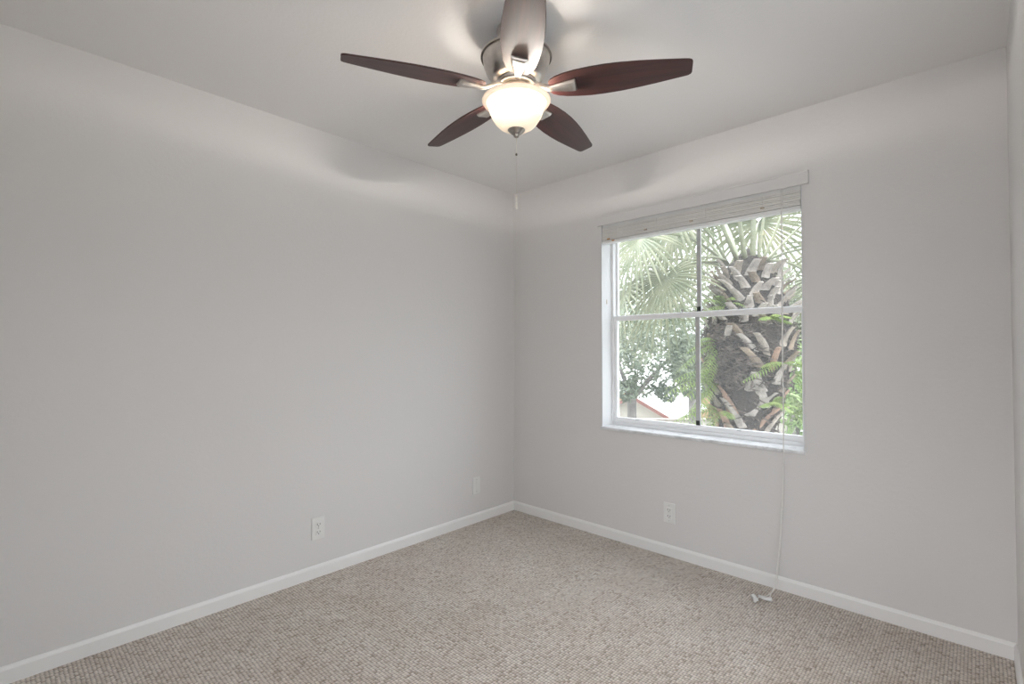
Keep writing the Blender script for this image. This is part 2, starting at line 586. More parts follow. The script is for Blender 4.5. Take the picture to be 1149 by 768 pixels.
# ------------------------------------------------------------------ blind
bl = thing('window_blind', 'white slatted blind pulled up in a stack above the window, cord trailing to the carpet', 'blind', (0, 0, 2.05))
def bz(z):
    return z - 2.05
BX0, BX1 = WX0 + .008, WX1 - .007
MB().box((BX0, .010, bz(2.032)), (BX1, .050, bz(2.066)), .002).build('head_rail', M['slat2'], bl)
va = MB()
va.box((.779, -.020, bz(2.050)), (2.018, -.008, bz(2.118)), .003)
va.box((.779, -.010, bz(2.050)), (.789, -.0005, bz(2.118))).box((2.008, -.010, bz(2.050)), (2.018, -.0005, bz(2.118)))
va.box((.779, -.024, bz(2.106)), (2.018, -.018, bz(2.118)), .002)
va.build('valance', M['wall'], bl)
NS = 10
z_lo, z_hi = 1.957, 2.030
sl0 = None
for i in range(NS):
    z = z_lo + (z_hi - z_lo) * i / (NS - 1)
    if sl0 is None:
        mb = MB()
        w = .052
        for k in range(6):                       # crowned cross-section
            pass
        n = 6
        vs, fs = [], []
        for x in (BX0, BX1):
            for k in range(n + 1):
                y = .004 + w * k / n
                c = .0016 * (1 - (2 * k / n - 1) ** 2)
                vs.append((x, y, c + .0046))
            for k in range(n + 1):
                y = .004 + w * (n - k) / n
                c = .0016 * (1 - (2 * (n - k) / n - 1) ** 2)
                vs.append((x, y, c - .0016))
        q = 2 * (n + 1)
        for k in range(q):
            j = (k + 1) % q
            fs.append((k, j, q + j, q + k))
        fs.append(tuple(range(q)))
        fs.append(tuple(range(2 * q - 1, q - 1, -1)))
        sl0 = mb.add(vs, fs).build('slat', M['slat'], bl)
        o = sl0
    else:
        o = sl0.copy()
        COL.objects.link(o)
    o.parent = bl
    o.location = (random.uniform(-.0015, .0015), random.uniform(-.003, .003), bz(z))
    o.rotation_euler = (R(random.uniform(-1.2, 1.2)), 0, 0)
MB().box((BX0, .002, bz(1.934)), (BX1, .056, bz(1.953)), .004).build('bottom_rail', M['slat2'], bl)
for x in (.915, 1.20, 1.50, 1.80):
    lc = MB()
    lc.tube([(x, -.0006, bz(1.94)), (x, -.0006, bz(2.035))], .0011, 6)
    lc.build('ladder_cord', M['cord'], bl)
for x, m_, z in ((.893, 'plug', 1.9435), (.858, 'plug', 1.958), (1.125, 'plug2', 1.975), (1.415, 'plug2', 1.975), (1.80, 'plug2', 1.972)):
    MB().box((x - .009, -.004, bz(z) - .004), (x + .009, .004, bz(z) + .004), .001).build('cord_plug', M[m_], bl)
# lift cord: from the head rail, over the front of the stack, down past the sill to the carpet
def cord_curve(pts, steps=14):
    P = [Vector(p) for p in pts]
    out = []
    for i in range(len(P) - 1):
        p0, p1, p2, p3 = P[max(i - 1, 0)], P[i], P[i + 1], P[min(i + 2, len(P) - 1)]
        for k in range(steps):
            t = k / steps
            out.append(.5 * ((2 * p1) + (-p0 + p2) * t + (2 * p0 - 5 * p1 + 4 * p2 - p3) * t * t + (-p0 + 3 * p1 - 3 * p2 + p3) * t ** 3))
    out.append(P[-1])
    return out
c1 = cord_curve([(1.893, -.004, bz(2.052)), (1.893, -.012, bz(1.9)), (1.895, -.024, bz(1.2)), (1.895, -.026, bz(.72)),
                 (1.890, -.030, bz(.45)), (1.868, -.036, bz(.12)), (1.858, -.050, bz(.03)), (1.850, -.100, bz(.008)), (1.858, -.150, bz(.006)), (1.853, -.182, bz(.0125))])
c2 = cord_curve([(1.899, -.004, bz(2.052)), (1.899, -.012, bz(1.9)), (1.897, -.024, bz(1.2)), (1.897, -.027, bz(.72)),
                 (1.878, -.032, bz(.30)), (1.864, -.040, bz(.12)), (1.852, -.060, bz(.02)), (1.846, -.12, bz(.008)), (1.826, -.17, bz(.006)), (1.812, -.212, bz(.0125))])
for c, yaw_, tp in ((c1, .5, c1[-1]), (c2, 2.4, c2[-1])):
    co_ = MB().tube(c, .0019, 8).build('lift_cord', M['cord'], bl)
    T = Matrix.Translation(tp) @ Matrix.Rotation(yaw_, 4, 'Z') @ Matrix.Rotation(R(88), 4, 'Y') @ Matrix.Scale(1.25, 4)
    MB().lathe([(0, -.016), (.004, -.016), (.0055, -.010), (.0085, .010), (.0092, .016), (.007, .019), (0, .019)], 16, T).build('tassel', M['plastic'], co_)
    T2 = T @ Matrix.Translation((0, .010, -.014)) @ Matrix.Rotation(R(35), 4, 'X')
    MB().lathe([(0, -.012), (.005, -.012), (.0078, .008), (.006, .012), (0, .012)], 14, T2).build('cord_stop', M['plastic'], co_)

# ------------------------------------------------------------------ outlets and plates (built in local x-right, z-up, facing -y)
def plate(name, label, cat, loc, rz, kind, group=None):
    t = thing(name, label, cat, loc, rz, group)
    w, h = .036, .060
    MB().box((-w, -.0065, -h), (w, -.0002, h), .003).build('cover_plate', M['plastic'], t)
    if kind == 'duplex':
        for s in (-1, 1):
            zc = s * .0205
            rec = MB().box((-.017, -.0095, zc - .0145), (.017, -.006, zc + .0145), .002).build('receptacle', M['plastic'], t)
            sl = MB()
            sl.box((-.0085, -.0102, zc - .003), (-.0060, -.0090, zc + .0065)).box((.0060, -.0102, zc - .002), (.0085, -.0090, zc + .006))
            sl.lathe([(0, -.0006), (.0026, -.0006), (.0026, .0006), (0, .0006)], 12,
                     Matrix.Translation((0, -.0096, zc - .0085)) @ Matrix.Rotation(PI / 2, 4, 'X'))
            sl.build('slot', M['slot'], rec)
        MB().lathe([(0, -.001), (.003, -.001), (.003, .001), (0, .001)], 14, Matrix.Translation((0, -.007, 0)) @ Matrix.Rotation(PI / 2, 4, 'X')).build('screw', M['muntin'], t)
    elif kind == 'decora':
        rec = MB().box((-.017, -.0088, -.034), (.017, -.006, .034), .002).build('receptacle', M['plastic'], t)
        sl = MB()
        for s in (-1, 1):
            zc = s * .018
            sl.box((-.0085, -.0094, zc - .003), (-.0060, -.0084, zc + .0065)).box((.0060, -.0094, zc - .002), (.0085, -.0084, zc + .006))
            sl.box((-.002, -.0094, zc - .010), (.002, -.0084, zc - .007))
        sl.build('slot', M['slot'], rec)
        for z in (-.045, .045):
            MB().lathe([(0, -.001), (.0025, -.001), (.0025, .001), (0, .001)], 14, Matrix.Translation((0, -.007, z)) @ Matrix.Rotation(PI / 2, 4, 'X')).build('screw', M['muntin'], t)
    else:
        MB().box((-.006, -.0085, -.048), (.006, -.006, .048), .001).build('centre_strip', M['plastic'], t)
        for z in (-.042, .042):
            MB().lathe([(0, -.001), (.0025, -.001), (.0025, .001), (0, .001)], 14, Matrix.Translation((0, -.009, z)) @ Matrix.Rotation(PI / 2, 4, 'X')).build('screw', M['muntin'], t)
    return t
plate('electrical_outlet', 'white duplex outlet on the long windowless wall above its baseboard', 'outlet', (0, -1.556, .262), PI / 2, 'duplex')
plate('wall_plate', 'white wall plate without sockets near the corner of the windowless wall', 'wall plate', (0, -.397, .262), PI / 2, 'blank')
plate('electrical_outlet', 'white outlet low on the wall under the window', 'outlet', (1.270, 0, .255), 0, 'decora')

# ------------------------------------------------------------------ ceiling fan
FX, FYC = 1.360, -1.432
fan = thing('ceiling_fan', 'five bladed ceiling fan with cherry wood blades, nickel motor and lit glass bowl', 'ceiling fan', (FX, FYC, H))
def fz(z):
    return z - H
MB().lathe([(0, fz(2.439)), (.072, fz(2.439)), (.074, fz(2.43)), (.066, fz(2.405)), (.040, fz(2.375)), (.030, fz(2.36)), (.030, fz(2.33)), (0, fz(2.33))], 48).build('canopy', M['nickel'], fan)
mh = MB().lathe([(0, fz(2.352)), (.060, fz(2.352)), (.115, fz(2.346)), (.131, fz(2.341)), (.134, fz(2.337)), (.133, fz(2.332)), (.128, fz(2.330)),
                 (.127, fz(2.322)), (.123, fz(2.300)), (.114, fz(2.275)), (.098, fz(2.250)), (.086, fz(2.240)), (0, fz(2.240))], 64).build('motor_housing', M['nickel'], fan)
MB().lathe([(.126, fz(2.3305)), (.1348, fz(2.3305)), (.1348, fz(2.3285)), (.126, fz(2.3285)), (.126, fz(2.3305))], 64).build('rim_band', M['nickeldark'], mh)
MB().lathe([(0, fz(2.243)), (.074, fz(2.243)), (.076, fz(2.239)), (.076, fz(2.235)), (.070, fz(2.233)), (.070, fz(2.229)), (.073, fz(2.227)), (.073, fz(2.222)), (.066, fz(2.219)), (0, fz(2.219))], 56).build('rotor_ring', M['nickel'], fan)
MB().lathe([(0, fz(2.222)), (.050, fz(2.222)), (.052, fz(2.200)), (.048, fz(2.180)), (.068, fz(2.179)), (.0712, fz(2.175)), (.030, fz(2.173)), (0, fz(2.170))], 48).build('switch_housing', M['nickel'], fan)

# blade outline: (r, half width leading, half width trailing)
A0 = -0.7683
ZB = 2.203
outl = [(.128, .026, .026), (.136, .036, .036), (.155, .047, .047), (.185, .057, .056), (.225, .064, .063), (.275, .0695, .0675), (.33, .0705, .069),
        (.39, .068, .066), (.45, .062, .060), (.51, .054, .052), (.56, .046, .044), (.60, .040, .0375), (.617, .037, .034), (.6255, .032, .029), (.629, .024, .021)]
def blade_mesh():
    mb = MB()
    th = .0032
    top, bot = [], []
    vs = []
    for r, a, b in outl:
        vs += [(r, a, th), (r, a * .5, th), (r, -b * .5, th), (r, -b, th), (r, -b - .0012, 0), (r, -b, -th), (r, -b * .5, -th), (r, a * .5, -th), (r, a, -th), (r, a + .0012, 0)]
    n = 10
    fs = []
    for i in range(len(outl) - 1):
        for k in range(n):
            j = (k + 1) % n
            fs.append((i * n + k, i * n + j, (i + 1) * n + j, (i + 1) * n + k))
    fs.append(tuple(range(n)))
    fs.append(tuple(range((len(outl) - 1) * n + n - 1, (len(outl) - 1) * n - 1, -1)))
    return mb.add(vs, fs)
def iron_mesh():
    """flared arm under the blade, curving from the rotor ring out to the plate"""
    mb = MB()
    # sections: (r, half width, z top, z bottom)
    sec = [(.055, .013, .024, .014), (.080, .012, .022, .011), (.105, .0115, .010, -.003), (.125, .012, -.001, -.013), (.145, .014, -.0035, -.014),
           (.165, .0195, -.0035, -.0135), (.190, .0255, -.0035, -.0145), (.214, .0290, -.0035, -.0148), (.224, .0290, -.0035, -.0130), (.2265, .026, -.0035, -.008)]
    vs, fs = [], []
    for r, w, a, b in sec:
        vs += [(r, w, a), (r, -w, a), (r, -w, (a + b) / 2), (r, -w * .72, b), (r, w * .72, b), (r, w, (a + b) / 2)]
    n = 6
    for i in range(len(sec) - 1):
        for k in range(n):
            j = (k + 1) % n
            fs.append((i * n + k, i * n + j, (i + 1) * n + j, (i + 1) * n + k))
    fs.append(tuple(range(n)))
    fs.append(tuple(range(len(sec) * n - 1, len(sec) * n - n - 1, -1)))
    return mb.add(vs, fs)
b0 = blade_mesh().build('blade', M['wood'], fan)
i0 = iron_mesh().build('blade_iron', M['nickel'], b0)
for k in range(5):
    if k == 0:
        b, ir = b0, i0
    else:
        b = b0.copy(); COL.objects.link(b)
        ir = i0.copy(); COL.objects.link(ir)
        b.parent = fan; ir.parent = b
    b.location = (0, 0, fz(ZB))
    b.rotation_euler = (Matrix.Rotation(A0 + k * 2 * PI / 5, 4, 'Z') @ Matrix.Rotation(R(-12), 4, 'X')).to_euler()

ZRIM = 2.166
bowl_o = [(.1145, ZRIM - .004), (.108, 2.150), (.1045, 2.140), (.101, 2.125), (.093, 2.105), (.081, 2.086), (.066, 2.070), (.048, 2.0595), (.030, 2.055), (.012, 2.054)]
prof = [(r, fz(z)) for r, z in bowl_o]
bowl = MB().lathe(prof, 72).build('light_bowl', M['bowl'], fan)
lip = [(.1135, ZRIM - .009), (.121, ZRIM - .0085), (.1265, ZRIM - .006), (.1295, ZRIM - .001), (.1285, ZRIM + .002), (.125, ZRIM + .001), (.121, ZRIM - .003), (.1135, ZRIM - .004), (.1135, ZRIM - .009)]
MB().lathe([(r, fz(z)) for r, z in lip], 72).build('bowl_rim', M['rim'], bowl)
MB().lathe([(.004, fz(2.064)), (.031, fz(2.064)), (.0335, fz(2.060)), (.0335, fz(2.056)), (.030, fz(2.054)), (.0275, fz(2.049)), (.021, fz(2.0465)), (.0205, fz(2.043)),
                 (.016, fz(2.041)), (.0115, fz(2.036)), (.010, fz(2.031)), (.007, fz(2.028)), (0, fz(2.027))], 40).build('finial', M['nickelmid'], fan)
MB().tube([(0, 0, fz(2.172)), (0, 0, fz(2.05))], .005, 10).build('centre_rod', M['nickel'], fan)
for s in (-1, 1):
    dx, dy = s * .052 * math.cos(.4), s * .052 * math.sin(.4)
    MB().lathe([(0, -.024), (.012, -.022), (.021, -.010), (.023, 0), (.020, .011), (.012, .020), (.011, .024), (0, .024)], 24,
               Matrix.Translation((dx, dy, fz(2.138)))).build('bulb', M['bulb'], fan)
    l = bpy.data.lights.new('fan_bulb_light', 'POINT')
    l.energy = BULB_POWER
    l.color = (1.0, .93, .85)
    l.shadow_soft_size = .019
    lo = bpy.data.objects.new('fan_bulb_light', l)
    COL.objects.link(lo)
    lo.parent = fan
    lo.location = (dx * 1.0, dy * 1.0, fz(2.168))
ch = MB().tube([(0, 0, fz(2.031)), (0, 0, fz(1.965))], .0016, 8).build('pull_chain', M['chain'], fan)
MB().lathe([(0, -.005), (.0035, -.0035), (.0045, 0), (.0035, .0035), (0, .005)], 14, Matrix.Translation((0, 0, fz(1.963)))).build('chain_bead', M['nickeldark'], ch)
ch2 = MB().tube([(0, 0, fz(1.965)), (0.001, 0, fz(1.805))], .0006, 6).build('pull_cord', M['chain'], ch)
pe = MB().lathe([(0, fz(1.806)), (.003, fz(1.806)), (.0042, fz(1.80)), (.0032, fz(1.795)), (.0026, fz(1.790)), (.0034, fz(1.775)), (.0042, fz(1.762)), (.0028, fz(1.756)), (0, fz(1.755))], 16).build('chain_pendant', M['chain'], ch)

# ------------------------------------------------------------------ outdoors
GZ = -4.5
tag(MB().box((-90, .25, GZ - .3), (60, 110, GZ)).build('ground', M['grass']), 'pale paved ground far below the window', 'ground', kind='structure')
FWD = Vector((-math.sin(YAW), math.cos(YAW), 0))
RGT = Vector((math.cos(YAW), math.sin(YAW), 0))
def world_at(lat, depth, z):
    p = Vector((2.6169, -2.7883, 0)) + RGT * lat + FWD * depth
    return Vector((p.x, p.y, z))

# ---- palm
PX, PY = 1.20, 1.64
palm = thing('palm_tree', 'booted fan palm with thick shaggy trunk close outside the window', 'palm tree', (PX, PY, GZ))
def pz(z):
    return z - GZ
rnd = random.Random(11)
tr = MB()
prof_t = [(-4.5, .30), (-3, .28), (-1, .28), (.0, .22), (.4, .22), (.7, .25), (1.0, .315), (1.3, .345), (1.5, .315), (1.62, .28), (1.8, .24), (1.9, .19), (2.0, .11), (2.1, .0)]
def lean_of(z):                # the trunk leans a little as it rises
    return RGT * (-.075 * max(0, min(1, (1.15 - z) / .75)))
def trad(z):
    for (z0, r0), (z1, r1) in zip(prof_t, prof_t[1:]):
        if z0 <= z <= z1:
            return r0 + (r1 - r0) * (z - z0) / (z1 - z0)
    return .2
n, vs, fs, rows = 40, [], [], 70
for i in range(rows):
    z = -4.5 + 6.6 * i / (rows - 1)
    for k in range(n):
        a = 2 * PI * k / n
        rr = trad(z) * (1 + .05 * math.sin(5 * a + z * 9) + rnd.uniform(-.05, .05))
        vs.append(Vector((rr * math.cos(a), rr * math.sin(a), pz(z))) + lean_of(z))
for i in range(rows - 1):
    for k in range(n):
        j = (k + 1) % n
        fs.append((i * n + k, i * n + j, (i + 1) * n + j, (i + 1) * n + k))
fs.append(tuple((rows - 1) * n + k for k in range(n)))
tr.add(vs, fs, True).build('trunk', M['trunk'], palm)

def boot(z, a, length, w0, w1, out, lean, th, m, cut=True):
    """leaf base: starts on the trunk at height z, azimuth a; rises by length, flaring out; lean shifts azimuth"""
    mb = MB()
    r0 = trad(z) - .03
    k = 6
    vs = []
    for i in range(k + 1):
        t = i / k
        zz = z + length * t * (1 - .12 * t)
        aa = a + lean * t
        rr = r0 + .035 + out * (t ** 1.6)
        w = w0 + (w1 - w0) * min(1, t * 1.15) 
        if t > .92 and not cut:
            w *= .5
        th_ = th * (1 - .35 * t)
        er = Vector((math.cos(aa), math.sin(aa), 0))
        et = Vector((-math.sin(aa), math.cos(aa), 0))
        c = er * rr + Vector((0, 0, pz(zz))) + lean_of(zz)
        nrm = (er + Vector((0, 0, -.35))).normalized()
        for (u, v) in ((-1, -.3), (-.55, .5), (0, .75), (.55, .5), (1, -.3), (.5, -.75), (-.5, -.75)):
            vs.append(c + et * (u * w) + nrm * (v * th_) + Vector((0, 0, rnd.uniform(-.004, .004))))
    q = 7
    fs = []
    for i in range(k):
        for j in range(q):
            j2 = (j + 1) % q
            fs.append((i * q + j, i * q + j2, (i + 1) * q + j2, (i + 1) * q + j))
    fs.append(tuple(range(q)))
    fs.append(tuple(range(k * q + q - 1, k * q - 1, -1)))
    return mb.add(vs, fs).build('boot', m, palm)
# upper boots: short cut ends standing out
A_CAM = R(-72.7)
for i in range(62):
    if i < 58:
        u = (i * .61803) % 1.0
        o = (u * 2 - 1) * 1.75
        z = 1.42 + .46 * i / 57
    else:
        o, z = 1.9 + (i - 58) * .33, 1.5 + .05 * (i % 5)
    m = M['boot4'] if rnd.random() < .5 else (M['boot2'] if rnd.random() < .6 else M['boot'])
    boot(z, A_CAM + o, rnd.uniform(.085, .135), rnd.uniform(.034, .050), rnd.uniform(.020, .034), rnd.uniform(.05, .12), rnd.uniform(-.25, .25), .016, m)
# lower boots: long straps crossing the trunk, fanning outwards as they rise
LOW = []
for r_, z in enumerate((.26, .42, .58, .74)):
    for c_ in range(5):
        o = -.95 + .45 * c_ + .2 * (r_ % 2) + rnd.uniform(-.08, .08)
        LOW.append((o, z + rnd.uniform(-.04, .04), (1 if o > .1 else -1) * rnd.uniform(.25, .8) if rnd.random() < .75 else rnd.uniform(-.6, .6), rnd.uniform(.17, .26)))
for r_, z in enumerate((.92, 1.07, 1.22)):
    for c_ in range(4):
        LOW.append((.12 + .33 * c_ + .12 * (r_ % 2), z + rnd.uniform(-.04, .04), rnd.uniform(-.35, .35), rnd.uniform(.15, .22)))
LOW += [(-1.25, 1.02, -.2, .18), (-1.05, 1.22, .2, .16), (-1.3, .80, -.2, .2), (-.85, .86, -.4, .2), (-.5, 1.30, .2, .13), (-.1, 1.31, -.2, .14)]
for i, (o, z, lean, ln_) in enumerate(LOW):
    m = (M['boot'], M['boot2'], M['boot4'], M['boot'], M['boot2'], M['boot4'], M['boot'], M['boot3'])[rnd.randrange(8)]
    boot(z, A_CAM + o, ln_, rnd.uniform(.032, .052), rnd.uniform(.018, .032), rnd.uniform(.05, .10), lean, .018, m)
# shaggy fibre
fb = MB()
for i in range(1700):
    a = rnd.uniform(0, 2 * PI)
    z = rnd.uniform(.2, 1.62)
    if rnd.random() < .5:
        a = R(-72.7) - .5 + rnd.gauss(0, .42)
        z = rnd.uniform(.95, 1.42)
    r0 = trad(z) - .01
    L_ = rnd.uniform(.06, .16)
    da, dz, dr = rnd.uniform(-.35, .35), rnd.uniform(-.08, .05), rnd.uniform(.01, .06)
    p0 = Vector((r0 * math.cos(a), r0 * math.sin(a), pz(z)))
    p1 = Vector(((r0 + dr) * math.cos(a + da * .5), (r0 + dr) * math.sin(a + da * .5), pz(z + dz * .5)))
    p2 = Vector(((r0 + dr * .8) * math.cos(a + da), (r0 + dr * .8) * math.sin(a + da), pz(z + dz)))
    lo_ = lean_of(z)
    fb.tube([p0 + lo_, p1 + lo_, p2 + lo_], [.0062, .0055, .002], 4)
tag(fb.build('dead_fibre', M['fibre'], palm), kind='stuff')

def frond(parent, p0, p1, p2, ddir, blade_len, nseg=34, spread=140, wseg=.0105, pr=.024, droop=.25, m='palm'):
    """petiole p0-p1-p2 (quadratic), then a fan of folded leaflets from p2 along ddir"""
    p0, p1, p2 = Vector(p0), Vector(p1), Vector(p2)
    pts, rad = [], []
    for i in range(15):
        t = i / 14
        pts.append(p0 * (1 - t) ** 2 + p1 * 2 * t * (1 - t) + p2 * t * t)
        rad.append(pr * (1 - .55 * t))
    d = Vector(ddir).normalized()
    s = d.cross(Vector((0, 0, 1)))
    if s.length < .1:
        s = d.cross(Vector((1, 0, 0)))
    s.normalize()
    nrm = s.cross(d).normalized()
    mb = MB()
    for i in range(nseg):
        a = R(-spread + 2 * spread * i / (nseg - 1)) + rnd.uniform(-.02, .02)
        L_ = blade_len * (.62 + .38 * math.cos(a * .6)) * rnd.uniform(.9, 1.05)
        dirv = d * math.cos(a) + s * math.sin(a)
        side = (s * math.cos(a) - d * math.sin(a))
        dr = droop * rnd.uniform(.7, 1.4)
        vs, fs = [], []
        k = 7
        for j in range(k + 1):
            t = j / k
            w = wseg * (.35 + 1.3 * min(t * 2.2, 1) * (1 - max(0, t - .45) / .55) ** .8) * blade_len / .7
            w = max(w, .0012)
            c = p2 + dirv * (L_ * t) + nrm * (.10 * L_ * t * (1 - t)) + Vector((0, 0, -1)) * (dr * L_ * t ** 2.4)
            vs += [c - side * w, c + nrm * (w * .45), c + side * w]
        for j in range(k):
            q = j * 3
            fs += [(q, q + 1, q + 4, q + 3), (q + 1, q + 2, q + 5, q + 4)]
        mb.add(vs, fs)
    f = mb.build('frond', M[m], parent)
    MB().tube(pts, rad, 8, flat=.6).build('petiole', M['petiole'], f)
    return f
def P_(lat, dz_, y):          # point given in px-free palm terms: lateral offset (view right), absolute z, offset towards the house
    v = RGT * lat - FWD * y
    return Vector((v.x, v.y, pz(dz_)))
cr = lambda lat, y=.0, z=1.98: P_(lat, z, y)
# (base, mid, hub, dir, blade length)
FR = [
    (cr(-.18), P_(-.42, 2.10, .02), P_(-.72, 1.83, .05), P_(-.35, -.95, .25) - P_(0, 0, 0), .62),
    (cr(-.15, -.1), P_(-.50, 2.35, -.1), P_(-.90, 2.20, -.1), P_(-.35, -.85, .2) - P_(0, 0, 0), .62),
    (cr(-.10, -.15), P_(-.30, 2.45, -.2), P_(-.52, 2.42, -.25), P_(-.25, -.8, .1) - P_(0, 0, 0), .70),
    (cr(-.16, -.2), P_(-.6, 2.20, -.5), P_(-1.05, 1.95, -.7), P_(-.6, -.7, -.1) - P_(0, 0, 0), .70),
    (cr(-.12, .06), P_(-.34, 2.40, .15), P_(-.55, 2.75, .22), P_(-.8, .3, .2) - P_(0, 0, 0), .75),
    (cr(-.06, .08), P_(-.16, 2.45, .15), P_(-.25, 2.95, .2), P_(-.4, .8, .1) - P_(0, 0, 0), .75),
    (cr(.0, .09), P_(-.02, 2.5, .15), P_(.0, 3.05, .2), P_(0, .9, .1) - P_(0, 0, 0), .75),
    (cr(.05, .08), P_(.10, 2.45, .12), P_(.16, 3.0, .15), P_(.2, .8, .1) - P_(0, 0, 0), .75),
    (cr(.10, .06), P_(.25, 2.35, .1), P_(.42, 2.80, .1), P_(.6, .6, .1) - P_(0, 0, 0), .75),
    (cr(.15, .02), P_(.38, 2.25, .05), P_(.68, 2.48, .05), P_(.8, -.1, .1) - P_(0, 0, 0), .72),
    (cr(.17, -.08), P_(.45, 2.15, -.1), P_(.80, 2.10, -.15), P_(.6, -.7, 0) - P_(0, 0, 0), .72),
    (cr(.12, -.2), P_(.30, 2.4, -.5), P_(.55, 2.55, -.9), P_(.3, -.6, -.5) - P_(0, 0, 0), .75),
    (cr(.02, -.2), P_(.05, 2.5, -.5), P_(.08, 2.75, -.95), P_(.0, -.5, -.6) - P_(0, 0, 0), .75),
    (cr(-.08, -.2), P_(-.2, 2.4, -.5), P_(-.35, 2.55, -.95), P_(-.2, -.6, -.6) - P_(0, 0, 0), .75),
    (cr(-.17, -.05), P_(-.55, 2.05, -.15), P_(-1.0, 1.72, -.25), P_(-.4, -.9, .0) - P_(0, 0, 0), .62),
    (cr(.17, .0), P_(.40, 2.02, .0), P_(.62, 1.80, -.05), P_(.3, -.95, .0) - P_(0, 0, 0), .5),
]
for a_, b_, c_, d_, L_ in FR:
    dd = Vector((d_.x, d_.y, d_.z))
    frond(palm, a_, b_, c_, dd, L_)

# ---- ferns growing on the palm trunk
def pinnate(parent, p0, dirv, length, npair=14, leaf=.07, lw=.0055, droop=.5, m='fern'):
    p0 = Vector(p0)
    d = Vector(dirv).normalized()
    pts = []
    k = npair + 2
    for i in range(k + 1):
        t = i / k
        pts.append(p0 + d * (length * t) + Vector((0, 0, -droop * length * t * t)))
    mb = MB()
    mb.tube(pts, [.0035 * (1 - .7 * i / k) for i in range(k + 1)], 5)
    for i in range(1, k):
        t = i / k
        tg = (pts[i + 1] - pts[i - 1]).normalized()
        s = tg.cross(Vector((0, 0, 1)))
        if s.length < .05:
            s = Vector((1, 0, 0))
        s.normalize()
        L_ = leaf * math.sin(PI * (t * .85 + .13)) ** .7
        for sg in (-1, 1):
            dv = (s * sg + tg * .45 + Vector((0, 0, -.25 + rnd.uniform(-.15, .15)))).normalized()
            wv = (tg - dv * tg.dot(dv)).normalized()
            c = pts[i]
            mid = c + dv * (L_ * .45)
            tip = c + dv * L_ + Vector((0, 0, -L_ * .2))
            up = dv.cross(wv) * lw * .3
            mb.add([c - wv * lw * .4, c + wv * lw * .4, mid - wv * lw, mid + up, mid + wv * lw, tip],
                   [(0, 1, 3), (0, 3, 2), (1, 4, 3), (2, 3, 5), (3, 4, 5)])
    return mb.build('frond', M[m], parent)
def fern(label, lat, z, y, frs, group=None, m='fern'):
    base = Vector((PX, PY, 0)) + RGT * lat - FWD * y
    t = thing('fern', label, 'fern', (base.x, base.y, z))
    for (dl, dz_, dy, L_, dr) in frs:
        v = RGT * dl - FWD * dy
        pinnate(t, (0, 0, 0), (v.x, v.y, dz_), L_, droop=dr, leaf=.05 + .07 * L_, m=m)
    return t
fern('small bright green fern sprouting among the upper palm boots left of the crown', -.27, 1.58, .16,
     [(-.6, .5, .2, .28, .5), (-.8, .1, .2, .26, .4), (.2, .8, .3, .24, .7), (-.3, .9, .1, .24, .6), (-.9, -.2, .2, .22, .3), (.5, .5, .4, .22, .7), (-.5, .7, -.3, .25, .5)])
fern('large bright fern hanging out from the left flank of the palm trunk', -.30, .98, .05,
     [(-.9, .2, .2, .50, .5), (-.8, -.2, .3, .52, .3), (-.7, .5, .2, .50, .6), (-.9, -.05, -.1, .48, .5), (-.6, -.6, .3, .48, .1), (-.8, .35, -.3, .45, .6),
      (-.4, .8, .2, .38, .8), (-.95, .05, .3, .40, .3), (-.5, -.3, .5, .42, .3), (-.7, -.8, .0, .55, .05)])
fern('yellow green fern hanging beside the palm trunk just under the meeting rail', -.31, 1.28, .10,
     [(-.9, .3, .2, .30, .6), (-.8, -.1, .3, .34, .5), (-.6, .6, .2, .28, .7), (-.5, -.5, .4, .34, .3), (-.9, -.3, -.1, .36, .4), (-.3, -.9, .2, .34, .1)])
fern('leafy fern low on the left of the palm trunk above the sill line', -.30, .72, .12,
     [(-.9, .3, .1, .40, .5), (-.8, -.1, .3, .42, .3), (-.7, .6, .2, .36, .6), (-.6, -.4, .4, .30, .2), (-.95, .1, -.2, .40, .4), (.1, .3, .9, .22, .5)])
fern('long thin fern trailing across the front of the palm trunk', .10, 1.12, .36,
     [(-.9, -.15, .10, .36, .25), (-.7, .25, .15, .22, .5), (.9, .0, .1, .25, .4), (.7, .3, .2, .20, .5)])
fern('small yellow green fern tuft on the lower front of the palm trunk', .02, .80, .37,
     [(-.8, .4, .3, .16, .5), (.8, .35, .3, .17, .5), (.1, .9, .3, .15, .5), (-.3, .6, .5, .14, .6), (.4, .1, .5, .14, .5)])
fern('bright fern spilling from the right flank of the palm trunk', .33, 1.02, .08,
     [(.9, .3, .2, .38, .5), (.8, -.2, .3, .42, .3), (.7, .6, .2, .36, .7), (.5, -.6, .3, .45, .1), (.9, -.05, -.1, .40, .4), (.3, -.8, .4, .42, .0), (.6, .2, .5, .3, .5)])
fern('fern with drooping fronds low on the right of the palm trunk', .30, .70, .12,
     [(.9, .3, .1, .36, .5), (.8, .0, .3, .38, .3), (.6, .6, .2, .32, .6), (.5, -.4, .4, .34, .2), (.9, .1, -.2, .36, .4), (.75, .5, .3, .30, .4)])
fern('few fern sprigs between the upper and lower palm boots', .0, 1.47, .37,
     [(.6, .4, .4, .16, .5), (-.6, .3, .4, .16, .5), (.1, .6, .6, .13, .6), (.9, .1, .2, .15, .4)])

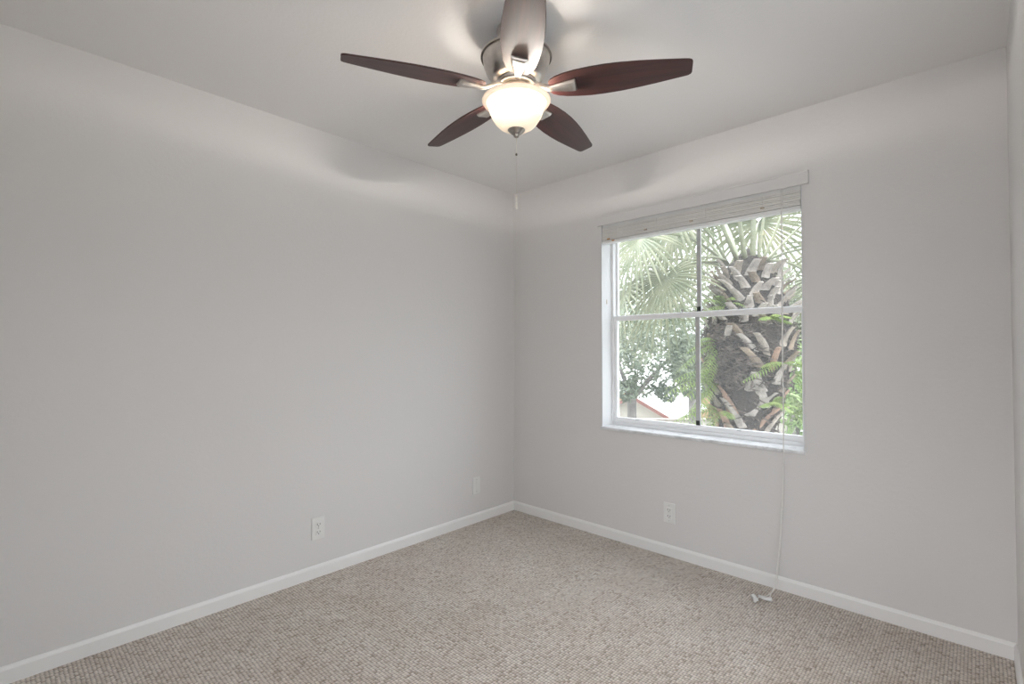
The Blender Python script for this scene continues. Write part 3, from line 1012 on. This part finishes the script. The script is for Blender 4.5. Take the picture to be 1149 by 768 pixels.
# ---- leafy trees
def leaf_cloud(mb, c, rad, nleaf, size, rr, shell=.45):
    for _ in range(nleaf):
        while True:
            v = Vector((rr.uniform(-1, 1), rr.uniform(-1, 1), rr.uniform(-1, 1)))
            if shell < v.length < 1:
                break
        p = Vector(c) + Vector((v.x * rad[0], v.y * rad[1], v.z * rad[2]))
        a = Vector((rr.gauss(0, 1), rr.gauss(0, 1), rr.gauss(0, 1))).normalized()
        b = a.cross(Vector((rr.gauss(0, 1), rr.gauss(0, 1), rr.gauss(0, 1)))).normalized()
        s = size * rr.uniform(.7, 1.3)
        n_ = a.cross(b) * s * .18
        mb.add([p - a * s, p + b * s * .42 + n_ * .2, p + a * s, p - b * s * .42 + n_ * .2, p - n_], [(0, 4, 1), (1, 4, 2), (2, 4, 3), (3, 4, 0)])
def tree(name, label, cat, base, trunk_pts, trunk_r, clouds, leafm, size, seed, group=None):
    rr = random.Random(seed)
    t = thing(name, label, cat, base, group=group)
    mb = MB()
    for pts, r0, r1 in trunk_pts:
        k = len(pts)
        mb.tube(pts, [r0 + (r1 - r0) * i / (k - 1) for i in range(k)], 10)
    mb.build('trunk', M['bark'], t)
    fo = MB()
    for c, rad, n_ in clouds:
        leaf_cloud(fo, c, rad, n_, size, rr)
    fo.build('foliage', M[leafm], t)
    return t
# oak left of the palm, behind the pane
ob = world_at((708 - 574.5) / 553 * 12, 12, GZ)
def oz(z):
    return z - GZ
rr_ = random.Random(5)
ocl = []
for (dl, dz_, dd, sz) in ((-.25, .75, 0, .55), (.35, 1.1, .3, .6), (.9, .7, 0, .5), (.3, .35, -.3, .42), (-.2, .25, .2, .35), (1.3, .9, .4, .55), (-.5, 1.4, .2, .6), (.7, 1.6, 0, .65),
                          (1.5, .35, .2, .4), (-.1, 1.9, .3, .7), (1.2, 1.7, .2, .6), (1.9, .8, .1, .42), (.85, .2, .1, .30)):
    v = RGT * dl - FWD * dd
    ocl.append(((v.x, v.y, oz(dz_)), (sz, sz, sz * .75), 260))
v1, v2 = RGT * .9, RGT * -.4
tree('oak_tree', 'grey green oak with slim trunk beyond the left lower pane', 'tree', (ob.x, ob.y, GZ),
     [([(0, 0, 0), (.03, 0, 2.0), (0, .02, oz(-.1)), (.02, 0, oz(.4))], .13, .10),
      ([(0, 0, oz(.0)), (v1.x * .5, v1.y * .5, oz(.55)), (v1.x, v1.y, oz(1.0))], .07, .03),
      ([(0, 0, oz(.1)), (v2.x * .5, v2.y * .5, oz(.6)), (v2.x, v2.y, oz(1.3))], .07, .03)], .2, ocl, 'oakleaf', .075, 21)
# background trees
BT = [
    # px, depth, z centre, width, height, material, label
    (672, 20, 3.0, 2.9, 3.0, 'treeleaf', 'pale hazy tree behind the oak at the edge of the upper left pane'),
    (766, 33, 4.6, 3.6, 4.6, 'treeleaf', 'pale tree standing behind the palm fronds near the centre muntin'),
    (885, 18, 2.4, 1.9, 3.2, 'treeleaf', 'light green tree showing past the right flank of the palm'),
    (925, 24, 3.4, 2.4, 3.2, 'treeleaf', 'faint tree far beyond the right edge of the window'),
    (775, 15, 1.0, .75, .9, 'oakleaf', 'small dark leafed tree between the oak and the palm trunk'),
]
for i, (px, dep, zc, w, h, m, lab) in enumerate(BT):
    b_ = world_at((px - 574.5) / 553 * dep, dep, GZ)
    rr = random.Random(100 + i)
    cl = []
    for k in range(9):
        cl.append(((rr.uniform(-.6, .6) * w, rr.uniform(-.6, .6) * w, oz(zc) + rr.uniform(-.6, .6) * h), (w * .5, w * .5, h * .42), 330))
    tree('leafy_tree', lab, 'tree', (b_.x, b_.y, GZ), [([(0, 0, 0), (.05, .05, oz(zc) * .5), (0, 0, oz(zc))], .2, .08)], .2, cl, m, .06 + .004 * dep, 200 + i, group=None)
# lime shrub right of the palm, lower pane
for i, (px, dep, zc, w, h, lab) in enumerate(((893, 7.5, .62, .46, .80, 'bright lime shrub top right of the palm trunk in the lower pane'),)):
    b_ = world_at((px - 574.5) / 553 * dep, dep, GZ)
    rr = random.Random(300 + i)
    cl = [((rr.uniform(-.6, .6) * w, rr.uniform(-.6, .6) * w, oz(zc) + rr.uniform(-.7, .7) * h), (w * .5, w * .5, h * .4), 130) for k in range(11)]
    tree('leafy_shrub', lab, 'shrub', (b_.x, b_.y, GZ), [([(0, 0, 0), (.03, .02, oz(zc) * .5), (0, 0, oz(zc))], .06, .02)], .1, cl, 'limeleaf', .055, 310 + i)

# ---- neighbouring buildings
def house(name, label, loc, rz, hw, length, eave, apex, wallm, over=.25):
    """gable end at local y=0 facing -y, ridge along +y"""
    t = thing(name, label, 'house', loc, rz)
    wv = [(-hw, 0, 0), (hw, 0, 0), (hw, 0, eave), (0, 0, apex - .08), (-hw, 0, eave)]
    wv += [(x, length, z) for x, y, z in wv]
    MB().add(wv, [(0, 1, 2, 3, 4), (9, 8, 7, 6, 5), (0, 5, 6, 1), (1, 6, 7, 2), (4, 3, 8, 9), (3, 2, 7, 8), (0, 4, 9, 5)]).build('wall', M[wallm], t)
    sl = (apex - eave) / hw
    ew = hw + over
    ez = apex - sl * ew
    rv = []
    for y in (-over, length + over):
        rv += [(-ew, y, ez), (0, y, apex), (ew, y, ez), (ew, y, ez + .10), (0, y, apex + .10), (-ew, y, ez + .10)]
    MB().add(rv, [(0, 1, 4, 5), (1, 2, 3, 4), (6, 11, 10, 7), (7, 10, 9, 8), (5, 4, 10, 11), (4, 3, 9, 10), (0, 6, 7, 1), (1, 7, 8, 2), (2, 8, 9, 3), (0, 5, 11, 6)]).build('roof', M['roof'], t)
    fv = []
    for y in (-over - .04, -over):
        fv += [(-ew, y, ez - .06), (0, y, apex - .06), (ew, y, ez - .06), (ew, y, ez + .12), (0, y, apex + .12), (-ew, y, ez + .12)]
    MB().add(fv, [(0, 1, 4, 5), (1, 2, 3, 4), (6, 11, 10, 7), (7, 10, 9, 8), (5, 4, 10, 11), (4, 3, 9, 10), (0, 6, 7, 1), (1, 7, 8, 2), (2, 8, 9, 3), (0, 5, 11, 6)]).build('fascia', M['fascia'], t)
    return t
p = world_at((711 - 574.5) / 553 * 24, 24, GZ)
h1 = house('house', 'low cream house with white roof and red brown gable trim behind the oak trunk', (p.x, p.y, GZ), YAW - R(38), 1.65, 5.0, GZ * -1 - 1.86, 4.5 - 1.04, 'stucco')
p = world_at((742 - 574.5) / 553 * 40, 40, GZ)
h2 = house('house', 'tan walled house with broad pale roof farthest away beyond the oak', (p.x, p.y, GZ), YAW + PI / 2, 4.5, 11.0, 4.5 - 1.9, 4.5 + .4, 'stucco2', .4)
h2.location = world_at((742 - 574.5) / 553 * 40 + 5.5, 44, GZ)
for x in (2.5, 5.2):
    f_ = MB().box((-4.55, x, 1.0), (-4.48, x + 1.0, 2.2), .01).build('window', M['winglass'], h2)
# boundary wall in front of the low house
p = world_at((735 - 574.5) / 553 * 20, 20, GZ)
gw = thing('garden_wall', 'plain beige garden wall with flat cap below the low cream house', 'wall', (p.x, p.y, GZ), YAW)
MB().box((-3.5, 0, 0), (5.5, .2, 4.5 - 1.62)).build('wall_panel', M['stucco'], gw)
MB().box((-3.55, -.05, 4.5 - 1.62), (5.55, .25, 4.5 - 1.55), .01).build('cap', M['boot2'], gw)

# ------------------------------------------------------------------ added fill lamp behind the viewer, shining in through the doorway
hl = bpy.data.lights.new('fill_light', 'AREA')
hl.shape = 'DISK'
hl.size = .5
hl.energy = FILL_POWER
hl.color = (1.0, .96, .92)
ho = bpy.data.objects.new('fill_light', hl)
COL.objects.link(ho)
ho.location = (1.5, -RD - .9, H - .03)
